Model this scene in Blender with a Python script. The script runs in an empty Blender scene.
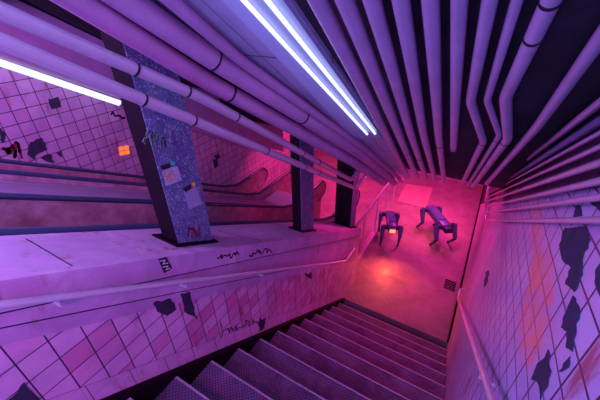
import bpy, bmesh, math, random
import numpy as np
from mathutils import Vector, Matrix
random.seed(7)
C = bpy.context.scene.collection
# ------------------------------------------------------------------ camera basis
F = 325.0
def _n(v):
    v = np.array(v, float); return v/np.linalg.norm(v)
Yw = _n((229, -208, F)); d_ = np.array((10, 520, F)); d_ = d_ - d_.dot(Yw)*Yw
Zw = -_n(d_); Xw = np.cross(Yw, Zw)
if Xw[0] < 0: Xw = -Xw
M = np.array([Xw, Yw, Zw])
def ray(px, py): return M @ np.array((px-300, py-200, F))
def on(px, py, ax, val):
    r = ray(px, py); return Vector(r*val/r[ax])
def sl(px, py, c, s):
    r = ray(px, py); return Vector(r*c/(r[2]+s*r[1]))
def depth(p): return float(M.T[2] @ np.array(p))
FL = -5.4          # floor, measured from the eye
LIFT = 5.4         # everything is lifted by this at the end, so the lower floor is z = 0
XL, XR = -1.70, .39
# ------------------------------------------------------------------ mesh helpers
def link(name, bm, mat, parent=None, smooth=False):
    bmesh.ops.recalc_face_normals(bm, faces=bm.faces[:])
    if parent is not None:
        r = parent
        off = Vector(r['_o']) if '_o' in r else Vector((0, 0, 0))
        bmesh.ops.translate(bm, verts=bm.verts[:], vec=-off)
    me = bpy.data.meshes.new(name); bm.to_mesh(me); bm.free()
    if mat: me.materials.append(mat)
    o = bpy.data.objects.new(name, me); C.objects.link(o)
    if smooth:
        for p in me.polygons: p.use_smooth = True
        try: me.set_sharp_from_angle(angle=math.radians(40))
        except Exception: pass
    if parent is not None:
        o.parent = parent
        if '_o' in parent: o['_o'] = list(parent['_o'])
    return o
def thing(name, label, cat, loc=(0, 0, 0), group=None):
    o = bpy.data.objects.new(name, None); C.objects.link(o)
    o.location = loc; o['_o'] = list(loc); o['label'] = label; o['category'] = cat
    o.empty_display_size = .1
    if group: o['group'] = group
    return o
def tag(o, label, cat, group=None, kind=None):
    o['label'] = label; o['category'] = cat
    if group: o['group'] = group
    if kind: o['kind'] = kind
    return o
def struct(name, bm, mat, label=None, **k):
    o = link(name, bm, mat, **k); o['kind'] = 'structure'
    if label: o['label'] = label; o['category'] = name.split('_')[0]
    return o
def hexa(bm, P):
    v = [bm.verts.new(p) for p in P]
    for f in ((0, 1, 2, 3), (4, 7, 6, 5), (0, 4, 5, 1), (1, 5, 6, 2), (2, 6, 7, 3), (3, 7, 4, 0)):
        bm.faces.new([v[i] for i in f])
    return v
def box(bm, a, b, bev=0):
    x0, y0, z0 = a; x1, y1, z1 = b
    v = hexa(bm, [(x0, y0, z0), (x1, y0, z0), (x1, y1, z0), (x0, y1, z0), (x0, y0, z1), (x1, y0, z1), (x1, y1, z1), (x0, y1, z1)])
    if bev:
        es = list({e for q in v for e in q.link_edges})
        bmesh.ops.bevel(bm, geom=es, offset=bev, segments=2, profile=.5, affect='EDGES')
def prism(bm, poly, vec):
    a = [bm.verts.new(p) for p in poly]; b = [bm.verts.new(Vector(p)+Vector(vec)) for p in poly]
    n = len(a); bm.faces.new(a); bm.faces.new(b[::-1])
    for i in range(n): bm.faces.new((a[i], b[i], b[(i+1) % n], a[(i+1) % n]))
def profx(bm, yz, x0, x1): prism(bm, [(x0, y, z) for y, z in yz], (x1-x0, 0, 0))
def slab(bm, x0, x1, y0, y1, c, s, th):   # plate lying along the slope; underside at c - s*y
    profx(bm, [(y0, c-s*y0), (y1, c-s*y1), (y1, c-s*y1+th), (y0, c-s*y0+th)], x0, x1)
def rounded(pts, rad, n=6):
    pts = [Vector(p) for p in pts]; out = [pts[0]]
    for i in range(1, len(pts)-1):
        a, b, c = pts[i-1], pts[i], pts[i+1]
        d1 = (a-b); d2 = (c-b); l = min(rad, d1.length*.45, d2.length*.45)
        p1 = b+d1.normalized()*l; p2 = b+d2.normalized()*l
        for k in range(n+1):
            t = k/n; out.append((1-t)**2*p1+2*t*(1-t)*b+t*t*p2)
    out.append(pts[-1]); return out
def tube(bm, pts, r, seg=18, rx=None, caps=True):
    pts = [Vector(p) for p in pts]; rings = []; nrm = None
    for i, p in enumerate(pts):
        t = (pts[min(i+1, len(pts)-1)]-pts[max(i-1, 0)]).normalized()
        if nrm is None:
            nrm = t.cross(Vector((0, 0, 1)));
            if nrm.length < .05: nrm = t.cross(Vector((1, 0, 0)))
        nrm = (nrm - t*nrm.dot(t)).normalized(); b = t.cross(nrm)
        rr = r[i] if isinstance(r, (list, tuple)) else r
        rings.append([bm.verts.new(p+nrm*math.cos(2*math.pi*k/seg)*(rx or rr)+b*math.sin(2*math.pi*k/seg)*rr) for k in range(seg)])
    for a, b in zip(rings, rings[1:]):
        for k in range(seg): bm.faces.new((a[k], a[(k+1) % seg], b[(k+1) % seg], b[k]))
    if caps: bm.faces.new(rings[0][::-1]); bm.faces.new(rings[-1])
def ribbon(bm, pts, w, nrm, th=.003):      # flat painted stroke lying on a surface
    nrm = Vector(nrm)
    for a, b in zip(pts, pts[1:]):
        a, b = Vector(a), Vector(b); d = (b-a)
        if d.length < 1e-5: continue
        s = d.cross(nrm).normalized()*w/2; e = d.normalized()*w*.3
        prism(bm, [a-s-e, a+s-e, b+s+e, b-s+e], nrm*th)
# ------------------------------------------------------------------ node materials
class N:
    def __init__(s, t, sock): s.t = t; s.s = sock
    def _m(s, op, o=None, o2=None):
        n = s.t.nodes.new('ShaderNodeMath'); n.operation = op; s.t.links.new(s.s, n.inputs[0])
        for i, q in ((1, o), (2, o2)):
            if q is None: continue
            if isinstance(q, N): s.t.links.new(q.s, n.inputs[i])
            else: n.inputs[i].default_value = q
        return N(s.t, n.outputs[0])
    def __add__(s, o): return s._m('ADD', o)
    def __sub__(s, o): return s._m('SUBTRACT', o)
    def __mul__(s, o): return s._m('MULTIPLY', o)
    def __truediv__(s, o): return s._m('DIVIDE', o)
    def floor(s): return s._m('FLOOR')
    def fract(s): return s._m('FRACT')
    def abs(s): return s._m('ABSOLUTE')
    def sqrt(s): return s._m('SQRT')
    def mn(s, o): return s._m('MINIMUM', o)
    def mx(s, o): return s._m('MAXIMUM', o)
    def lt(s, o): return s._m('LESS_THAN', o)
    def gt(s, o): return s._m('GREATER_THAN', o)
    def inv(s): return (s*-1.0)+1.0
class Mat:
    def __init__(s, name, rough=.6, metal=0, spec=.5):
        s.m = bpy.data.materials.new(name); s.m.use_nodes = True; s.t = s.m.node_tree
        s.b = s.t.nodes['Principled BSDF']; s.b.inputs['Roughness'].default_value = rough
        s.b.inputs['Metallic'].default_value = metal; s.b.inputs['Specular IOR Level'].default_value = spec
        tc = s.t.nodes.new('ShaderNodeTexCoord'); s.co = tc.outputs['Object']
        sp = s.t.nodes.new('ShaderNodeSeparateXYZ'); s.t.links.new(s.co, sp.inputs[0])
        s.x, s.y, s.z = [N(s.t, sp.outputs[i]) for i in range(3)]
    def noise(s, scale, detail=4, rough=.6, dist=0, stretch=None):
        n = s.t.nodes.new('ShaderNodeTexNoise'); n.inputs['Scale'].default_value = scale
        n.inputs['Detail'].default_value = detail; n.inputs['Roughness'].default_value = rough; n.inputs['Distortion'].default_value = dist
        src = s.co
        if stretch:
            mp = s.t.nodes.new('ShaderNodeMapping'); mp.inputs['Scale'].default_value = stretch
            s.t.links.new(s.co, mp.inputs[0]); src = mp.outputs[0]
        s.t.links.new(src, n.inputs['Vector']); return N(s.t, n.outputs['Fac'])
    def ramp(s, n, lo, hi):
        r = s.t.nodes.new('ShaderNodeMapRange'); r.inputs['From Min'].default_value = lo; r.inputs['From Max'].default_value = hi
        s.t.links.new(n.s, r.inputs['Value']); return N(s.t, r.outputs[0])
    def mix(s, f, a, b):
        m = s.t.nodes.new('ShaderNodeMix'); m.data_type = 'RGBA'
        if isinstance(f, N): s.t.links.new(f.s, m.inputs[0])
        else: m.inputs[0].default_value = f
        for i, q in ((6, a), (7, b)):
            if isinstance(q, tuple): m.inputs[i].default_value = (*q, 1)
            else: s.t.links.new(q, m.inputs[i])
        return m.outputs[2]
    def white(s, u, v):
        c = s.t.nodes.new('ShaderNodeCombineXYZ'); s.t.links.new(u.s, c.inputs[0]); s.t.links.new(v.s, c.inputs[1])
        w = s.t.nodes.new('ShaderNodeTexWhiteNoise'); s.t.links.new(c.outputs[0], w.inputs[0]); return N(s.t, w.outputs['Value'])
    def color(s, c):
        if isinstance(c, tuple): s.b.inputs['Base Color'].default_value = (*c, 1)
        else: s.t.links.new(c, s.b.inputs['Base Color'])
    def bump(s, h, strength=.4, dist=.01):
        b = s.t.nodes.new('ShaderNodeBump'); b.inputs['Strength'].default_value = strength; b.inputs['Distance'].default_value = dist
        s.t.links.new(h.s, b.inputs['Height']); s.t.links.new(b.outputs[0], s.b.inputs['Normal'])
    def rough(s, n): s.t.links.new(n.s, s.b.inputs['Roughness'])
def plain(name, c, rough=.5, metal=0, var=.25, scale=6, bump=.1, c2=None):
    m = Mat(name, rough, metal)
    n = m.ramp(m.noise(scale, 6, .65), .3, .7)
    m.color(m.mix(n, tuple(q*(1-var) for q in c), c2 or c))
    if bump: m.bump(m.noise(scale*8, 4), bump, .004)
    return m.m
def emit(name, c, st):
    m = Mat(name); m.color((0, 0, 0)); m.b.inputs['Emission Color'].default_value = (*c, 1); m.b.inputs['Emission Strength'].default_value = st
    return m.m
def glaze(m, u, v, w=.035):
    """square glazed tiles from two tile coordinates: returns groove mask and per-tile random"""
    eu = (u.fract()-.5).abs(); ev = (v.fract()-.5).abs()
    g = m.ramp(eu.mx(ev), .5-w, .5-w*.5); r = m.white(u.floor(), v.floor())
    return g, r
PL = (.64, .35, .66); TL = (.80, .46, .76); DK = (.03, .02, .06)
def dirt(m, col, amt=.6, rust=(.34, .05, .07)):
    d = m.ramp(m.noise(2.2, 8, .7, .6), .42, .72); col = m.mix(d*amt, col, (.28, .13, .32))
    st = m.ramp(m.noise(9, 6, .7, .3, (1, 1, .18)), .57, .66)*m.ramp(m.noise(1.7, 3), .42, .54)
    return m.mix(st*.8, col, rust)
def parapet_mat():
    m = Mat('stair_wall_tiles', .28)
    u = (m.y-.068)/.15; v = (m.z+1.515)/.15
    g, r = glaze(m, u, v, .03)
    base = m.mix(m.ramp(r, .45, .95)*.85, TL, (.70, .16, .42)); base = dirt(m, base, .45); tl = m.mix(g, base, DK)
    # skirting row that follows the stair
    sk = m.z + m.y*.763 + 1.80
    g2 = m.ramp(((m.y*1.25/.3).fract()-.5).abs(), .485, .495).mx(m.ramp((sk*-1).abs(), .006, .002))
    skc = m.mix(g2, dirt(m, m.mix(0.0, TL, TL), .6), DK)
    lo = m.mix(sk.lt(0.0), tl, skc)
    top = m.z + m.y*.69 + 1.315
    face = m.x.gt(XL-.005)
    pl = m.mix(m.ramp(m.noise(5, 7, .7), .35, .7), PL, (.50, .33, .58)); pl = dirt(m, pl, .5)
    dw = m.ramp(m.noise(3.5, 6, .6, .4), .55, .75)
    pl = m.mix(dw*.5, pl, (.75, .70, .85))
    til = (top.lt(0.0))*face
    m.color(m.mix(til, pl, lo)); hgt = (g*til)*-1+m.noise(30, 4)*.15; m.bump(hgt, .5, .006)
    m.rough(til*-.3+.62)
    return m.m
def right_mat():
    m = Mat('side_wall_tiles', .25)
    u = (m.y-1.155)/.152; v = (m.z+m.y*.17+.99)/.125
    g, r = glaze(m, u, v, .045)
    base = m.mix(r*.6, (.54, .46, .76), (.46, .32, .64)); tl = m.mix(g, base, DK)
    til = m.ramp(m.y+m.noise(3, 3)*.3, 3.7, 3.6)
    pl = m.mix(m.ramp(m.noise(3, 7, .7), .35, .7), (.66, .42, .62), (.5, .26, .52))
    col = m.mix(til, pl, tl)
    col = dirt(m, col, .35)
    # orange area with its own ragged outline
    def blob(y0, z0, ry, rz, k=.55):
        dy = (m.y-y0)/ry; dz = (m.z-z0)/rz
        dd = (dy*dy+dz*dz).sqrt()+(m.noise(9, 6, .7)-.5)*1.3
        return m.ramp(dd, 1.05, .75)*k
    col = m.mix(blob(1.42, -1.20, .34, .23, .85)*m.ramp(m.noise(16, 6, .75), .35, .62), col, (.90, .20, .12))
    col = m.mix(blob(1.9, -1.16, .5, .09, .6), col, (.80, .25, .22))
    col = m.mix(blob(3.2, -1.9, .9, .14, .6), col, (.28, .16, .45))
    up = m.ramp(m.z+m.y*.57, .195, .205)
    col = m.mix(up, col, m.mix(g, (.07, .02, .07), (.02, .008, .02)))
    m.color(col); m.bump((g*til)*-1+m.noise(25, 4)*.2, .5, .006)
    m.rough(til*-.28+.6)
    return m.m
def far_mat():
    m = Mat('escalator_wall_tiles', .3)
    u = m.y/.185+.2; v = m.z/.185
    g, r = glaze(m, u, v, .035)
    base = m.mix(r*.8, (.70, .48, .70), (.58, .30, .55)); m.color(m.mix(g, dirt(m, base, .5), DK)); m.bump(g*-1, .5, .008)
    return m.m
def floor_mat():
    m = Mat('landing_floor', .38)
    u = m.x/.9+.62; v = m.y/1.25+.3
    g, r = glaze(m, u, v, .006)
    n = m.ramp(m.noise(2.2, 8, .7, .5), .3, .7)
    c = m.mix(n, (.20, .12, .14), (.44, .25, .30)); c = m.mix(r*.3, c, (.4, .24, .34)); m.color(m.mix(g*.3, c, (.15, .06, .1)))
    m.rough(m.ramp(m.noise(3, 6), .3, .7)*.3+.32); m.bump(m.noise(40, 4), .15, .004)
    return m.m
def tread_mat():
    m = Mat('stair_tread', .45)
    a = ((m.x+m.y)/.034).fract(); b = ((m.x-m.y)/.034).fract()
    dots = m.ramp((a-.5).abs().mx((b-.5).abs()), .30, .42)
    n = m.ramp(m.noise(3, 7, .7, .4), .35, .68)
    c = m.mix(n, (.09, .05, .12), (.28, .18, .38)); m.color(m.mix(dots*.8, c, (.03, .015, .045)))
    m.bump(dots*-1, .6, .004); m.rough(n*.25+.38)
    return m.m
def panel_mat():
    m = Mat('ceiling_panels', .38, .0)
    l = m.ramp(((m.x/.17).fract()-.5).abs(), .475, .49)
    k = m.ramp(((m.y/.9).fract()-.5).abs(), .49, .497)
    n = m.ramp(m.noise(4, 6), .3, .7)
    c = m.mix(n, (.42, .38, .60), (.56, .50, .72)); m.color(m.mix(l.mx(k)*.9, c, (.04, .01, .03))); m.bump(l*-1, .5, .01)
    return m.m
def column_mat():
    m = Mat('column_paint', .5)
    n = m.ramp(m.noise(7, 9, .75, .5), .35, .68)
    c = m.mix(n, (.03, .05, .17), (.15, .20, .36))
    sp = m.ramp(m.noise(60, 3, .8), .56, .64); c = m.mix(sp*.7, c, (.62, .62, .72))
    c = m.mix(m.ramp(m.noise(5, 5), .62, .7)*.5, c, (.35, .08, .18)); m.color(c); m.bump(m.noise(50, 5), .4, .004)
    return m.m
MP = parapet_mat(); MR = right_mat(); MF = far_mat(); MFL = floor_mat(); MT = tread_mat(); MPAN = panel_mat(); MCOL = column_mat()
M_pipe = plain('pipe_paint', (.55, .34, .63), .26, 0, .22, 5, .06)
M_pipe2 = plain('big_pipe_paint', (.52, .26, .54), .45, 0, .25, 4, .06)
M_pipeb = plain('bright_pipe_paint', (.66, .52, .74), .25, .3, .15, 5, .04)
M_steel = plain('rail_steel', (.74, .64, .82), .28, .25, .15, 8, .03)
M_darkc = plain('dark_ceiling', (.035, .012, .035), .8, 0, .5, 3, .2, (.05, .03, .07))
M_black = plain('black_rubber', (.06, .08, .18), .22, 0, .2, 9, 0)
M_ring = plain('black_joint', (.015, .01, .03), .5, 0, .2, 9, 0)
M_patch = plain('bare_cement', (.045, .035, .09), .8, 0, .5, 14, .6)
M_dark = plain('dark_steel', (.009, .003, .009), .7, 0, .3, 6, .1)
M_dark.node_tree.nodes['Principled BSDF'].inputs['Specular IOR Level'].default_value = .1
M_esc = plain('stained_red_panel', (.5, .2, .32), .45, 0, .4, 5, .1, (.66, .36, .5))
M_deck = plain('pale_deck', (.50, .42, .60), .4, .2, .2, 5, .08)
M_house = plain('light_housing', (.50, .58, .85), .4, 0, .1, 5, 0)
M_plast = plain('pink_plaster', (.62, .36, .52), .6, 0, .3, 3, .2)
M_robot = plain('robot_shell', (.10, .11, .38), .4, .3, .2, 9, .03)
M_robotd = plain('robot_joint', (.03, .03, .10), .45, .2, .2, 9, 0)
M_nose = plain('nosing_strip', (.52, .32, .48), .45, 0, .35, 20, .05)
M_orange = plain('orange_plate', (.66, .36, .34), .5, 0, .25, 5, .05)
M_tube = emit('tube_glow', (.62, .68, 1.0), 1.7)
M_tubef = emit('tube_glow_far', (.55, .62, 1.0), 1.8)
M_pinkt = emit('pink_tube_glow', (1.0, .03, .28), 8)
M_oraw = emit('orange_lamp_glow', (1.0, .20, .06), 1.0)
M_head = emit('headlamp_glow', (1.0, .40, .20), 1.1)
# ------------------------------------------------------------------ setting
CS, CC = .70, .94            # ceiling underside: z = CC - CS*y
YE = 4.50                    # where the sloping ceiling ends
bm = bmesh.new(); box(bm, (-5.8, 4.47, FL-.2), (XR, 11, FL)); struct('floor', bm, MFL, 'blotchy pink concrete landing floor at the foot of the stairs')
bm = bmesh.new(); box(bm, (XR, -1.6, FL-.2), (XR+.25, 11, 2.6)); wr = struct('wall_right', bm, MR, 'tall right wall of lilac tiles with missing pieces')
bm = bmesh.new(); box(bm, (-6.05, -1.6, FL-.2), (-5.8, 11, 2.6)); wf = struct('wall_left', bm, MF, 'far left tiled wall beyond the escalators')
bm = bmesh.new(); box(bm, (-5.8, 11, FL-.2), (XR, 11.2, .5)); struct('wall_back', bm, M_plast, 'plain pink end wall of the landing')
bm = bmesh.new()
profx(bm, [(-1.6, FL), (5.12, FL), (5.12, -.93-.6*5.12), (-1.6, -.93+.96)], -2.30, XL)
wp = struct('wall_parapet', bm, MP, 'low tiled wall with a sloping ledge between stairs and escalators')
bm = bmesh.new(); slab(bm, -1.95, -.86, -1.6, YE+.55, CC, CS, .12); cl = struct('ceiling', bm, MPAN, 'sloping panelled ceiling left of the twin tube light')
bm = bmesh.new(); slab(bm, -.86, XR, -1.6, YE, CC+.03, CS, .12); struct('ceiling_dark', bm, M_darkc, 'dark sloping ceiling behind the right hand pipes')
zc = CC-CS*YE
bm = bmesh.new(); box(bm, (-5.8, YE+.1, zc+.65), (XR, 11, zc+.8)); struct('ceiling_landing', bm, M_plast, 'flat ceiling above the lower landing')
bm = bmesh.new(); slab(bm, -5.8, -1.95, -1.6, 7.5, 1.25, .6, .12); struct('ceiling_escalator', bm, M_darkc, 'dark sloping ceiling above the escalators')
bm = bmesh.new(); slab(bm, -5.8, -4.75, -1.6, 7.0, .52, .6, .70); struct('trim_soffit', bm, M_pipe2, 'purple boxed soffit above the far tiled wall')
# dark beam across the ledge columns and cross beams over the escalators
bm = bmesh.new(); slab(bm, -2.32, -1.80, -1.6, 5.2, .62, .6, .60); struct('trim_beam', bm, M_dark, 'dark beam running over the column heads')
for y in (1.0, 2.9, 4.8):
    bm = bmesh.new(); slab(bm, -4.75, -2.32, y, y+.35, .9, .6, .3); struct('trim_crossbeam', bm, M_house if y == 1.0 else M_dark, 'blue cross beam over the escalators')
bm = bmesh.new(); box(bm, (XR-.03, 4.47, FL), (XR, 11, FL+.16), .004); struct('baseboard_right', bm, M_dark, 'dark skirting along the foot of the right wall')
# coping band + seam on the parapet face
bm = bmesh.new(); profx(bm, [(-1.6, .03+.005), (5.13, -.93-.6*5.13+.005), (5.13, -1.11-.6*5.13), (-1.6, -1.11+.96)], XL-.001, XL+.018)
cp = link('coping_band', bm, MP, wp)
bm = bmesh.new(); profx(bm, [(-1.6, -1.108+.96), (5.13, -1.108-.6*5.13), (5.13, -1.116-.6*5.13), (-1.6, -1.116+.96)], XL, XL+.019); link('seam_line', bm, M_ring, wp)
bm = bmesh.new(); profx(bm, [(-1.6, -1.20+.69*1.6), (4.65, -1.20-.69*4.65), (4.65, -1.207-.69*4.65), (-1.6, -1.207+.69*1.6)], XL, XL+.003); link('seam_line', bm, M_ring, wp)
for a, b in (((26, 239), (72, 266)), ((218, 231), (262, 241))):
    bm = bmesh.new(); ribbon(bm, [sl(*a, -.93, .6), sl(*b, -.93, .6)], .007, Vector((0, .6, 1)).normalized(), .002); link('joint_line', bm, M_ring, wp)
# stairs
SY = -.035
st = thing('staircase', 'wide worn patterned stairs going down to the pink landing', 'stairs', (-.65, 4.47, FL))
for k in range(1, 18):
    y1 = 4.47-.34*k; z = FL+.26*k+SY
    bm = bmesh.new(); box(bm, (XL+.003, y1-.34, z-.26), (XR-.003, y1-.0, z-.004)); s = link('step', bm, MT, st)
    bm = bmesh.new(); box(bm, (XL+.06, y1-.012, z-.03), (XR-.01, y1+.005, z+.001), .003); link('nosing_strip', bm, M_nose, s)
bm = bmesh.new(); profx(bm, [(-1.6, -1.98+.763*1.6), (4.47, FL+.01), (4.47, FL-.0), (4.1, FL), (-1.6, -2.5+.763*1.6)], XL, XL+.055); link('stringer', bm, M_dark, st)
# bare patches where tiles are gone
def patch(name, px, X, parent, mat, th=.004, sgn=1):
    rnd = random.Random(int(px[0][0]*7+px[0][1])); J = []
    for i in range(len(px)):
        a, b = Vector(px[i]), Vector(px[(i+1) % len(px)]); l = (b-a).length; nn = Vector((-(b-a).y, (b-a).x))/max(l, .1)
        for k in range(4): J.append(a.lerp(b, k/4)+nn*(rnd.uniform(-.07, .07)*l if k else 0))
    bm = bmesh.new(); prism(bm, [on(a, b, 0, X) for a, b in J], (th*sgn, 0, 0)); return link(name, bm, mat, parent)
LW = XL
for P in ([(8, 400), (24, 382), (40, 399), (34, 412), (5, 415)], [(153, 303), (170, 298), (176, 309), (167, 316), (158, 312)],
          [(180, 294), (190, 292), (194, 312), (197, 319), (184, 311)], [(259, 317), (262, 320), (266, 317), (264, 328), (259, 332)],
          [(304, 273), (309, 274), (312, 271), (311, 279), (307, 277)]):
    patch('bare_patch', P, LW, wp, M_patch)
for P in ([(566, 228), (587, 227), (591, 240), (584, 256), (583, 275), (575, 292), (566, 284), (572, 268), (563, 260), (560, 245)],
          [(574, 296), (580, 308), (577, 330), (573, 352), (567, 348), (568, 332), (562, 328), (568, 310)],
          [(549, 350), (552, 372), (541, 400), (538, 382), (532, 380)], [(571, 357), (569, 368), (560, 372)],
          [(598, 268), (604, 262), (604, 300), (596, 282)], [(590, 200), (604, 198), (604, 216)], [(486, 272), (489, 270), (487, 284), (484, 288)],
          [(577, 206), (580, 205), (583, 216), (574, 217)]):
    patch('bare_patch', P, XR, wr, M_patch, sgn=-1)
for P in ([(48, 99), (58, 97), (61, 107), (51, 109)], [(30, 142), (42, 138), (47, 149), (36, 154), (33, 159), (27, 154)],
          [(40, 157), (50, 154), (54, 163), (45, 161)], [(56, 153), (61, 151), (61, 157)], [(0, 128), (5, 134), (3, 143), (0, 141)],
          [(214, 156), (218, 153), (220, 157), (216, 159)], [(213, 160), (217, 159), (218, 166), (215, 168)]):
    patch('bare_patch', P, -5.8, wf, M_patch, .01)
# graffiti on the parapet and the far wall: loose strokes
def scribble(cx, cy, w, h, n, X, nx, name, parent, mat, lw, slope=-.2, seed=1):
    rnd = random.Random(seed); pts = []
    for i in range(n):
        t = i/(n-1); a = cx-w/2+w*t+rnd.uniform(-.12, .12)*w*.5; b = cy+slope*(a-cx)+rnd.uniform(-.5, .5)*h
        pts.append(on(a, b, 0, X))
    sm = rounded(pts, .3, 4); bm = bmesh.new(); ribbon(bm, sm, lw, (nx, 0, 0)); return link(name, bm, mat, parent)
M_tagr = plain('red_paint', (.30, .02, .10), .6, 0, .2, 9, 0); M_tagk = plain('black_paint', (.03, .01, .06), .6, 0, .2, 9, 0)
scribble(228, 256, 20, 7, 14, XL+.018, 1, 'painted_scrawl', wp, M_tagk, .012, -.15, 3)
scribble(260, 252, 22, 7, 16, XL+.018, 1, 'painted_scrawl', wp, M_tagk, .014, -.15, 5)
scribble(240, 326, 36, 9, 26, XL+.001, 1, 'painted_scrawl', wp, M_tagk, .009, -.4, 8)
scribble(12, 150, 20, 18, 15, -5.8, 1, 'painted_scrawl', wf, M_tagr, .035, .2, 11)
scribble(118, 115, 14, 6, 10, -5.8, 1, 'painted_scrawl', wf, M_tagk, .03, .2, 12)
# ------------------------------------------------------------------ sticker on ledge
def quad_sticker(name, px, X, mat, label, marks=None, cat='sticker', ins=True):
    bm = bmesh.new(); prism(bm, [on(a, b, 0, X) for a, b in px], (.004, 0, 0)); o = link(name, bm, mat); tag(o, label, cat); return o
M_white = plain('sticker_white', (.8, .8, .85), .5, 0, .1, 9, 0)
o = quad_sticker('sticker', [(158, 259), (166, 257), (172, 268), (164, 273)], XL+.018, M_ring, 'small black sticker with white scrawl on the ledge face')
bm = bmesh.new()
for L in ([(160, 261), (165, 260), (163, 264), (168, 263)], [(163, 267), (168, 266), (166, 270), (170, 268)]):
    ribbon(bm, [on(a, b, 0, XL+.022) for a, b in L], .007, (1, 0, 0), .001)
link('scrawl', bm, M_white, o)
# ------------------------------------------------------------------ columns
def column(x0, x1, y0, y1, label, topc=.62):
    yc = (y0+y1)/2; zb = -.93-.6*y0
    t = thing('steel_column', label, 'column', ((x0+x1)/2, yc, -.93-.6*yc), 'columns standing on the ledge')
    bm = bmesh.new(); profx(bm, [(y0, -.93-.6*y0-.0), (y1, -.93-.6*y1), (y1, topc-.6*y1), (y0, topc-.6*y0)], x0, x1-.004)
    link('shaft', bm, M_dark, t)
    bm = bmesh.new(); profx(bm, [(y0-.012, -.93-.6*y0-.0), (y1+.012, -.93-.6*y1), (y1+.012, topc-.6*y1), (y0-.012, topc-.6*y0)], x1-.004, x1)
    link('front_plate', bm, MCOL, t)
    bm = bmesh.new(); profx(bm, [(y0-.06, -.925-.6*(y0-.06)), (y1+.04, -.925-.6*(y1+.04)), (y1+.04, -.905-.6*(y1+.04)), (y0-.06, -.905-.6*(y0-.06))], x0-.04, x1+.035)
    link('base_plate', bm, M_dark, t); return t
column(-2.07, -1.86, 1.22, 1.53, 'nearest column, blue, covered in stickers and graffiti')
column(-2.01, -1.86, 3.10, 3.42, 'middle column with a dark side and a blue and red face')
column(-2.14, -1.80, 4.82, 5.06, 'darkest column, at the far end of the ledge')
XC = -1.86
quad_sticker('sticker', [(162, 169), (177, 166), (182, 180), (166, 186)], XC, plain('paper_blue', (.45, .45, .65), .6, 0, .2, 9, 0), 'pale paper notice behind the brown picture on the nearest column')
quad_sticker('picture_sticker', [(163, 172), (172, 170), (175, 179), (166, 183)], XC+.005, plain('picture_brown', (.45, .20, .18), .6, 0, .7, 60, 0, (.8, .6, .6)), 'small square brown picture pasted on the nearest column')
quad_sticker('sticker', [(183, 191), (196, 187), (202, 204), (189, 209)], XC, plain('paper_worn', (.36, .36, .58), .6, 0, .3, 12, 0), 'worn pale poster low on the nearest column under the orange knob')
def disc(name, px, py, X, r, mat, label, cat):
    bm = bmesh.new(); p = on(px, py, 0, X); tube(bm, [p, p+Vector((.012, 0, 0)), p+Vector((.018, 0, 0))], [r, r, r*.8], 20); o = link(name, bm, mat, smooth=True); return tag(o, label, cat)
bl = disc('blue_lamp', 172, 163, XC, .016, emit('blue_lamp_glow', (.02, .25, .65), .4), 'small round blue indicator lamp on the nearest column', 'lamp')
bm = bmesh.new(); prism(bm, [on(a, b, 0, XC) for a, b in ((160, 166), (169, 163), (170, 167), (162, 170))], (.01, 0, 0)); link('dark_bracket', bm, M_ring, bl)
ol = disc('orange_knob', 193, 184, XC, .014, emit('orange_dot_glow', (.9, .22, .06), .35), 'small round orange knob on the nearest column', 'lamp')  # round knob with a faint glow put into its material
bm = bmesh.new(); prism(bm, [on(a, b, 0, XC) for a, b in ((183, 189), (190, 184), (191, 188), (185, 192))], (.008, 0, 0)); link('dark_bracket', bm, M_ring, ol)
gp = scribble(155, 140, 22, 22, 30, XC, 1, 'graffiti_scrawl', None, plain('green_paint', (.16, .36, .30), .7, 0, .3, 9, 0), .012, .2, 21); tag(gp, 'faded green scrawl high on the nearest column', 'graffiti')
gp = scribble(194, 231, 12, 14, 22, XC, 1, 'graffiti_scrawl', None, M_tagr, .009, -.2, 22); tag(gp, 'dark red scrawl at the foot of the nearest column', 'graffiti')
# ------------------------------------------------------------------ pipes
def extend(a, b, L): return a+(a-b).normalized()*L
def pipe(label, pts, r, mat=M_pipe, rings=(), name='ceiling_pipe', cat='pipe', bend=.06, group='pipes under the ceiling'):
    """pts: world points; rings: (segment, t) places of black joints"""
    t = thing(name, label, cat, tuple(pts[-1]), group)
    bm = bmesh.new(); tube(bm, rounded(pts, bend), r, 20); link('pipe_run', bm, mat, t, smooth=True)
    for s, q in rings:
        a, b = Vector(pts[s]), Vector(pts[s+1]); p = a.lerp(b, q); d = (b-a).normalized()
        bm = bmesh.new(); tube(bm, [p-d*.006, p+d*.006], r*1.09, 20); link('joint_ring', bm, M_ring, t, smooth=True)
    return t
PC = .86
def P(px, py, c=PC, s=CS): return sl(px, py, c, s)
def cpipe(label, px, w, rings=(), tail=True, back=2.2, c=PC, mat=M_pipe, bend=.06):
    """px: pixels in the plane the pipes hang in, w: apparent width at the first point"""
    pts = [P(a, b, c) for a, b in px]; t = depth(pts[0])/F; r = w/2*t
    pts = [extend(pts[0], pts[1], back)]+pts
    if tail: pts.append(pts[-1]+(pts[-1]-pts[-2]).normalized()*.03)
    return pipe(label, pts, r, mat, rings, bend=bend)
cpipe('first pipe right of the twin tube light', [(318, 0), (386, 134), (407, 176)], 19)
cpipe('second pipe right of the twin tube light', [(345, 0), (399, 134), (417, 177)], 19, [(2, .3)])
cpipe('third pipe right of the twin tube light', [(372, 0), (411, 134), (426, 178)], 18, [(2, .4)])
cpipe('fourth pipe right of the twin tube light', [(401, 0), (423.5, 134), (435, 179)], 18, [(2, .45)])
cpipe('fifth pipe right of the twin tube light, nearly upright in view', [(430.5, 0), (438.5, 134), (444, 180)], 18, [(2, .15)])
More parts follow.
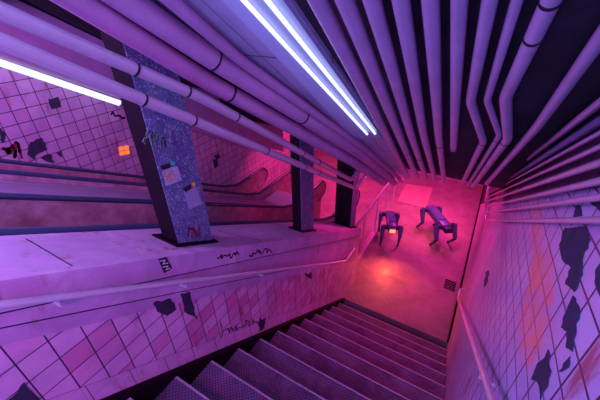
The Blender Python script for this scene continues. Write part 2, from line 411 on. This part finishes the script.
cpipe('short straight pipe that stops in a capped end beside the bent pipes', [(459.5, 0), (453.5, 149)], 17, [(1, .97)], tail=False)
cpipe('leftmost pipe with a sharp double elbow', [(490, 0), (470.5, 101), (483.5, 141), (462, 184)], 16, [(3, .02)], bend=.05)
cpipe('thin middle pipe of the three with elbows', [(517, 0), (487, 100), (499.5, 135), (468, 185)], 12, [(3, .5), (3, .05)], bend=.05)
cpipe('rightmost thick pipe with an elbow and a black joint near the top', [(551, 0), (505.5, 97), (508, 138), (473, 186)], 20, [(0, 1.0), (1, .27), (3, .04)], bend=.06)
cpipe('thick purple pipe bending along the dark right corner', [(612, 22), (560, 95), (537, 127), (487, 183)], 17, [], back=.8, bend=.08)
# wall pipes: on the right wall
def wpipe(label, a, b, w, X=.345, rings=(), mat=M_pipeb, back=1.2, dx=0):
    A, B = on(*a, 0, X), on(*b, 0, X)
    r = w/2*depth(A)/F
    pts = [extend(A, B, back), A, B, B+Vector((0, .9, 0))]
    return pipe(label, pts, r, mat, rings, 'wall_pipe', bend=.1, group='pipes along the right wall')
wpipe('topmost thin pipe on the right wall, below the corner pipe', (600, 80), (492, 186), 6, rings=[], mat=M_pipe, X=.36)
wpipe('second pipe down on the right wall, dull purple', (600, 103), (488, 190), 9, mat=M_pipe, X=.355)
wpipe('third pipe down on the right wall, thick and dark blue', (600, 121), (487, 193), 9, mat=plain('dark_blue_pipe', (.12, .13, .32), .4, 0, .2, 5, 0), X=.355)
wpipe('fourth pipe down on the right wall, slim and purple', (600, 133), (486, 195), 5, mat=M_pipe, X=.36)
wpipe('fifth pipe down on the right wall, slim and lilac', (600, 147), (486, 198), 6, rings=[(1, .5)], X=.36)
wpipe('sixth pipe down on the right wall, thick and pale blue', (600, 163), (485, 202), 8, rings=[(1, .45)])
wpipe('third pipe up on the right wall, pale blue', (600, 181), (485, 207), 8, rings=[(1, .6)])
wpipe('second pipe up on the right wall, pale blue', (600, 197), (485, 213), 8, rings=[(1, .3), (1, .65)])
wpipe('lowest pipe on the right wall, running level above the tiles', (600, 220), (485, 221), 8, rings=[(1, .38), (1, .6), (1, .8)], X=.35)
# left: two bright pipes in front of the columns
def lpipe(label, px, r, ringpx):
    rings = []
    for x in ringpx:
        for i in range(len(px)-1):
            if px[i][0] <= x < px[i+1][0]:
                q = (x-px[i][0])/(px[i+1][0]-px[i][0]); m = on(x, px[i][1]+q*(px[i+1][1]-px[i][1]), 0, -1.6); a, b = on(*px[i], 0, -1.6), on(*px[i+1], 0, -1.6); rings.append((i+1, (m.y-a.y)/(b.y-a.y)))
    pts = [on(a, b, 0, -1.60) for a, b in px]
    pts = [extend(pts[0], pts[1], 1.6)]+pts+[pts[-1]+Vector((0.0, .8, 0))]
    return pipe(label, pts, r, M_pipeb, rings, 'hanging_pipe', bend=.09, group='bright pipes hanging along the columns')
lpipe('upper bright pipe hanging in front of the columns', [(0, 11), (200, 97), (351, 180)], .033, [135, 187, 236, 302, 318])
lpipe('lower bright pipe hanging in front of the columns', [(0, 41), (190, 119), (355, 188)], .033, [143, 193, 266, 304, 318])
# two big soffit pipes beside the panelled ceiling
def bpipe(label, px, w, c, rings, X2=None):
    pts = [sl(a, b, c, CS) for a, b in px]; r = w/2*depth(pts[1])/F
    pts = [extend(pts[0], pts[1], 1.5)]+pts
    return pipe(label, pts, r, M_pipe2, rings, 'soffit_pipe', bend=.12, group='big purple pipes beside the panelled ceiling')
bpipe('outer big purple pipe over the column heads', [(76, 0), (205, 80), (352, 161), (384, 182)], 18, .68, [(2, .1)])
bpipe('inner big purple pipe next to the ceiling panels', [(126, 0), (214, 60), (360, 153), (394, 182)], 21, .80, [(2, .0), (2, .45)])
bpipe('slim pipe squeezed against the ceiling panels', [(170, 0), (240, 60), (366, 150), (402, 181)], 11, .865, [])
# ------------------------------------------------------------------ lights
def quad_on(bm, px, c, s, th):
    prism(bm, [sl(a, b, c, s) for a, b in px], (0, 0, th))
t = thing('ceiling_light', 'long twin tube fluorescent light on the sloping ceiling', 'light', tuple(P(372, 134)))
A1, B1 = P(243.5, 0, .885), P(367, 134, .885); A2, B2 = P(267, 0, .885), P(375, 133.5, .885)
L0, L1 = P(222, 0, .91), P(353, 138, .91); R0, R1 = P(283, 0, .91), P(382, 138, .91)
bm = bmesh.new(); e0, e1 = extend(L0, L1, 2.0), extend(R0, R1, 2.0); prism(bm, [e0, e1, R1, L1], (0, 0, .05)); link('housing', bm, M_house, t)
for A, B in ((A1, B1), (A2, B2)):
    bm = bmesh.new(); tube(bm, [extend(A, B, 2.0), B], .011, 12); link('tube_lamp', bm, M_tube, t, smooth=True)
    d = (A-B).normalized(); bm = bmesh.new(); tube(bm, [B, B-d*.03], .015, 12); link('lamp_socket', bm, M_deck, t)
t = thing('wall_light', 'bright tube light running along the top of the far tiled wall', 'light', tuple(on(120, 102, 0, -5.5)))
A, B = on(0, 62, 0, -5.5), on(119, 102.5, 0, -5.5)
bm = bmesh.new(); tube(bm, [extend(A, B, 1.2), B], .055, 14); link('tube_lamp', bm, M_tubef, t, smooth=True)
D = on(258, 150, 0, -5.5)
bm = bmesh.new(); tube(bm, [B, D], .06, 14); link('unlit_tube', bm, M_pipe2, t, smooth=True)
bm = bmesh.new(); u = Vector((0, 0, .09)); v = Vector((0.12, 0, 0)); e = extend(A, B, 1.2)+Vector((-.08, 0, .04)); hexa(bm, [e, e+v, D+v+Vector((-.08, 0, .04)), D+Vector((-.08, 0, .04)), e+u, e+v+u, D+v+u+Vector((-.08, 0, .04)), D+u+Vector((-.08, 0, .04))]); link('housing', bm, M_pipe2, t)
# pink tubes under the flat landing ceiling, orange lamp beside them
for i, (x, y, L) in enumerate(((-.9, 6.8, 1.0), (-.9, 8.2, 1.2), (-3.9, 8.4, 1.0), (-5.0, 9.3, 1.2))):
    t = thing('pink_light', ['pink tube light over the foot of the stairs', 'pink tube light over the back of the landing', 'pink tube light over the escalator landing', 'pink tube light near the far left corner'][i], 'light', (x, y, zc+.65))
    bm = bmesh.new(); box(bm, (x-.08, y-L/2, zc+.60), (x+.08, y+L/2, zc+.65)); link('housing', bm, M_house, t)
    bm = bmesh.new(); tube(bm, [(x, y-L/2+.03, zc+.56), (x, y+L/2-.03, zc+.56)], .035, 12); link('tube_lamp', bm, M_pinkt, t, smooth=True)
def area(loc, rot, sx, sy, col, e, name='glow'):
    l = bpy.data.lights.new(name, 'AREA'); l.shape = 'RECTANGLE'; l.size = sx; l.size_y = sy; l.color = col; l.energy = e
    o = bpy.data.objects.new(name, l); C.objects.link(o); o.location = loc; o.rotation_euler = rot; return o
def look(o, t): o.rotation_euler = (Vector(t)-o.location).to_track_quat('-Z', 'Y').to_euler()
area((-.7, 8.4, zc+.3), (0, 0, 0), .8, 1.8, (1, .04, .42), 70, 'landing_light').data.spread = math.radians(105)
area((-4.0, 8.7, -2.15), (math.radians(-25), 0, 0), 1.6, 1.6, (1, .05, .32), 160, 'landing_light')
# low pink lamp light spilling up the stair well, and unseen fill lamps upstairs
a = area((-.7, 6.8, -2.2), (0, 0, 0), 1.2, .8, (1, .03, .34), 60, 'landing_light'); look(a, (-.8, 1.5, -2.2)); a.data.spread = math.radians(110)
a = area((-.4, -2.4, 1.0), (0, 0, 0), 1.6, 1.0, (.26, .30, 1.0), 90, 'upper_fill_light'); look(a, (-.9, 2.0, -2.5))  # added blue fill behind the viewer, standing for more tubes upstairs
a = area((-3.6, -1.5, .9), (0, 0, 0), 1.6, 1.0, (.85, .18, 1.0), 180, 'upper_fill_light'); look(a, (-4.4, 3.0, -2.2))  # added magenta fill to brighten the escalator side
a = area((-2.7, -.5, .35), (0, 0, 0), .5, .5, (.30, .50, 1.0), 42, 'upper_fill_light'); look(a, (-2.3, .9, -1.7))  # added blue fill, out of view, brightening the ledge top
area((-.98, .35, .62), (math.radians(-12), 0, 0), .3, 1.0, (.42, .55, 1.0), 16, 'tube_light_run')
# ------------------------------------------------------------------ handrails
def brackets(t, pts, wallx, ks):
    for s, q in ks:
        p = Vector(pts[s]).lerp(Vector(pts[s+1]), q); bm = bmesh.new(); tube(bm, [p, p+Vector((0, 0, -.06)), Vector((wallx, p.y, p.z-.07))], .008, 8); link('bracket', bm, M_steel, t)
t = thing('handrail', 'pale metal handrail along the low tiled wall on the left', 'handrail', (-1.62, 4.6, -4.1))
X = -1.61
pts = [on(0, 305, 0, X), on(100, 292, 0, X), on(200, 279.5, 0, X), on(300, 267, 0, X), on(346, 261, 0, X), on(354, 249, 0, X), on(354, 247, 0, XL)]
pts = [extend(pts[0], pts[1], 1.0)]+pts
bm = bmesh.new(); tube(bm, rounded(pts, .08), .019, 14); link('rail', bm, M_steel, t, smooth=True); brackets(t, pts, XL, ((1, .5), (2, .8), (3, .5), (4, .3)))
t = thing('handrail', 'pale metal handrail along the right wall of the stairs', 'handrail', (.31, 4.6, -4.4))
X = .32
pts = [on(496, 410, 0, X), on(475, 349, 0, X), on(458, 299, 0, X), on(457, 284, 0, X), on(457.5, 282, 0, XR)]
p1 = pts[2]; pts[3] = Vector((X, p1.y+.22, p1.z)) ; pts[4] = Vector((XR, p1.y+.24, p1.z))
pts[3] = p1+Vector((0, .25, .02)); pts[4] = pts[3]+Vector((XR-X, .02, 0))
pts = [extend(pts[0], pts[1], .5)]+pts
bm = bmesh.new(); tube(bm, rounded(pts, .06), .019, 14); link('rail', bm, M_steel, t, smooth=True); brackets(t, pts, XR, ((1, .5), (2, .5)))
# landing railing
t = thing('landing_railing', 'slim metal railing along the left edge of the landing', 'railing', (-1.87, 6.5, FL))
bm = bmesh.new(); tube(bm, rounded([(-1.87, 5.16, FL+1.22), (-1.87, 8.3, FL+1.22), (-1.87, 8.38, FL+1.15)], .05), .028, 12); link('top_rail', bm, M_steel, t, smooth=True)
for y in (5.2, 5.9, 6.8, 7.6, 8.36):
    bm = bmesh.new(); tube(bm, [(-1.87, y, FL), (-1.87, y, FL+1.2)], .018, 10); link('post', bm, M_steel, t, smooth=True)
bm = bmesh.new(); box(bm, (-1.93, 5.14, FL), (-1.81, 6.9, FL+.14)); link('kerb', bm, M_plast, t)
# ------------------------------------------------------------------ escalators
def escalator(xn, xf, label, y_flat, y_end, far_add=0):
    t = thing('escalator', label, 'escalator', ((xn+xf)/2, y_end, FL), 'escalators beyond the ledge')
    zf = -.97-.6*y_flat
    y_end0 = y_end
    for x, yo in ((xn, far_add), (xf, 0)):
        y_end = y_end0+yo; R = .24; path = [Vector((x, -1.6, -.97+.96)), Vector((x, y_flat-.35, -.97-.6*(y_flat-.35)))]
        path += [Vector((x, y_flat+.1*k, zf-.0+(.03*(3-k)/3)**1)) for k in (1, 2, 3)]
        path += [Vector((x, y_end+R*math.sin(a), zf-R+R*math.cos(a))) for a in [math.pi*k/12 for k in range(0, 13)]]
        path.append(Vector((x, y_end-.2, zf-2*R)))
        bm = bmesh.new(); tube(bm, path, .028, 12, rx=.045); link('handrail_belt', bm, M_black, t, smooth=True)
        low = [(y_end-.1, zf-2*R), (y_end-.1, FL+.0), (y_flat-.2, FL), (y_flat-.2-.0, FL)]
        yz = [(p.y, p.z-.03) for p in path[:-1]]
        yz = yz+[(y_end-.05, FL), (y_flat-.4, FL), (-1.6, max(FL, -1.95+.96))]
        bm = bmesh.new(); profx(bm, yz, x-.025, x+.025); link('balustrade', bm, M_esc, t)
        bm = bmesh.new(); s = 1 if x == xf else -1
        slab(bm, x+s*-.13 if s > 0 else x+.025, x-.025 if s > 0 else x+.13, -1.6, y_flat-.1, -1.10, .6, .03); link('skirt_deck', bm, M_deck, t)
    bm = bmesh.new()
    n = int((y_flat+1.6)/.4)
    for k in range(n):
        y = -1.6+.4*k; z = -1.95-.6*y; z = max(z, FL+.02)
        box(bm, (xf+.03, y, z-.24), (xn-.03, y+.4, z))
    link('step_band', bm, M_dark, t)
    return t
escalator(-2.46, -3.45, 'nearer escalator with black handrails and stained red side panels', 5.35, 6.75)
escalator(-4.62, -5.42, 'farther escalator next to the far tiled wall', 5.5, 6.75, .9)
bm = bmesh.new(); profx(bm, [(-1.6, FL), (6.3, FL), (6.3, -4.5), (5.7, -4.5), (-1.6, -1.08+.96)], -4.55, -3.52)
o = struct('trim_divider', bm, M_deck, 'pale sloping divider between the two escalators')
# small orange lit wall lamp on far wall
t = thing('orange_wall_lamp', 'small square orange lamp glowing on the far tiled wall', 'lamp', tuple(on(123, 151, 0, -5.79)))
for a in (0, 1):
    for b in (0, 1):
        c0 = (118.5+a*5.2+b*.8, 147+b*4.6-a*1.0); Q = [c0, (c0[0]+4, c0[1]-.7), (c0[0]+4.7, c0[1]+3), (c0[0]+.6, c0[1]+3.7)]
        bm = bmesh.new(); prism(bm, [on(*q, 0, -5.8) for q in Q], (.03, 0, 0)); link('lamp_cell', bm, M_oraw, t)
# ------------------------------------------------------------------ landing floor items
bm = bmesh.new(); prism(bm, [on(a, b, 2, FL) for a, b in ((397, 201), (406, 184), (433, 188), (426, 208))], (0, 0, .01)); tag(link('floor_plate', bm, M_orange), 'orange rectangular plate lying on the landing floor', 'plate')
t = thing('drain_grate', 'small dark drain grate by the right wall on the landing', 'grate', tuple(on(450, 285, 2, FL)))
g0, g1, g2, g3 = [on(a, b, 2, FL) for a, b in ((446, 279), (456, 283), (454, 292), (444, 288))]
bm = bmesh.new(); tube(bm, [g0, g1, g2, g3, g0], .008, 8); link('frame', bm, M_ring, t)
for k in range(6):
    q = (k+.5)/6; a = g0.lerp(g3, q); b = g1.lerp(g2, q); bm = bmesh.new(); tube(bm, [a+Vector((0, 0, .008)), b+Vector((0, 0, .008))], .009, 8); link('bar', bm, M_dark, t)
# ------------------------------------------------------------------ robots
def robot(label, loc, ang, lamp, pose, size=(1, 1, 1)):
    """quadruped machine: local +X is forward"""
    t = thing('robot_dog', label, 'robot', (0, 0, 0), 'four legged robots on the landing')
    H = .47; L = .38; W = .12
    bm = bmesh.new(); box(bm, (-L, -.10, H-.06), (L, .10, H+.07), .03); b = link('body', bm, M_robot, t, smooth=True)
    bm = bmesh.new(); box(bm, (-.24, -.075, H+.07), (.20, .075, H+.085), .006); link('top_panel', bm, M_robot, b)
    bm = bmesh.new(); box(bm, (L-.02, -.085, H-.055), (L+.10, .085, H+.055), .022); hd = link('head', bm, M_robotd, t, smooth=True)
    bm = bmesh.new(); box(bm, (L+.095, -.065, H-.045), (L+.108, .065, H+.04), .004); link('head_lamp' if lamp else 'face_plate', bm, M_head if lamp else M_robotd, hd)
    for i, (sx, sy) in enumerate(((1, 1), (1, -1), (-1, 1), (-1, -1))):
        hx = sx*(L-.07); o0, o1 = pose[i]
        bm = bmesh.new(); tube(bm, [(hx, sy*.09, H), (hx, sy*.19, H)], .052, 16); leg = link('leg', bm, M_robotd, t, smooth=True)
        bm = bmesh.new(); kn = (hx+o0, sy*.20, H-.22); ft = (hx+o1, sy*.20, .025)
        tube(bm, [(hx, sy*.19, H+.03), (hx+o0*.25, sy*.195, H-.05), kn], [.055, .055, .038], 12); link('thigh', bm, M_robot, leg, smooth=True)
        bm = bmesh.new(); tube(bm, [kn, ((kn[0]+ft[0])/2, sy*.20, .13), ft], [.034, .026, .02], 10); link('shin', bm, M_robotd, leg, smooth=True)
        bm = bmesh.new(); bmesh.ops.create_uvsphere(bm, u_segments=12, v_segments=8, radius=.027, matrix=Matrix.Translation((ft[0], ft[1], .027))); link('foot', bm, M_robotd, leg, smooth=True)
    t.location = loc; t.rotation_euler = (0, 0, ang); t.scale = size; return t
R1c = on(384, 236, 2, FL); R2c = on(441, 233, 2, FL)
robot('robot dog with a glowing orange face, walking towards the stairs', (-1.50, 6.84, FL), math.atan2(-.9, .38), True, [(.05, -.01), (.05, -.01), (-.05, -.02), (-.05, -.02)], (.9, 1.08, 1.25))
robot('robot dog without a lit face, standing near the right wall', (-.51, 7.52, FL), math.atan2(-.77, .6), False, [(.13, -.05), (.13, -.03), (.11, -.06), (.12, -.05)], (1.2, 1.2, 1.3))
def spot(loc, tgt, col, e, ang, name, soft=.04):
    l = bpy.data.lights.new(name, 'SPOT'); l.color = col; l.energy = e; l.spot_size = ang; l.spot_blend = .9; l.shadow_soft_size = soft
    o = bpy.data.objects.new(name, l); C.objects.link(o); o.location = loc; look(o, tgt); return o
spot((-1.30, 6.28, FL+.75), (-.85, 4.6, FL), (1, .14, .03), 90, math.radians(125), 'headlamp_beam')
spot((-1.0, 6.6, -1.8), (-.9, 7.9, FL), (1, .20, .04), 330, math.radians(45), 'orange_downlight')
spot((.1, -1.2, .9), (-1.7, 1.1, -2.1), (1, .05, .58), 190, math.radians(72), 'pink_fill_spot', .3)  # added pink fill aimed at the left stair wall, source unseen
a = area((-.3, -2.0, -.6), (0, 0, 0), 1.0, .6, (.25, .45, 1.0), 30, 'upper_fill_light'); look(a, (-.2, 1.6, .1))  # added low blue fill to lift the ceiling pipes
# ------------------------------------------------------------------ world, camera, view
w = bpy.data.worlds.new('ambient'); bpy.context.scene.world = w; w.use_nodes = True
w.node_tree.nodes['Background'].inputs[0].default_value = (.30, .12, .78, 1); w.node_tree.nodes['Background'].inputs[1].default_value = .10
cam = bpy.data.cameras.new('camera'); co = bpy.data.objects.new('camera', cam); C.objects.link(co)
cam.sensor_width = 36; cam.lens = F/600*36; cam.clip_start = .02
R = np.column_stack([M[:, 0], -M[:, 1], -M[:, 2]])
co.matrix_world = Matrix([[*R[0], 0], [*R[1], 0], [*R[2], 0], [0, 0, 0, 1]])
bpy.context.scene.camera = co
bpy.context.view_layer.update()
for o in list(C.objects):
    if o.parent is None:
        if o is co: o.location = (0, 0, LIFT)
        else: o.location.z += LIFT
for o in C.objects:
    if '_o' in o: del o['_o']
sc = bpy.context.scene
sc.view_settings.view_transform = 'Standard'; sc.view_settings.look = 'None'; sc.view_settings.gamma = 1; sc.view_settings.exposure = 0
sc.view_settings.use_curve_mapping = False
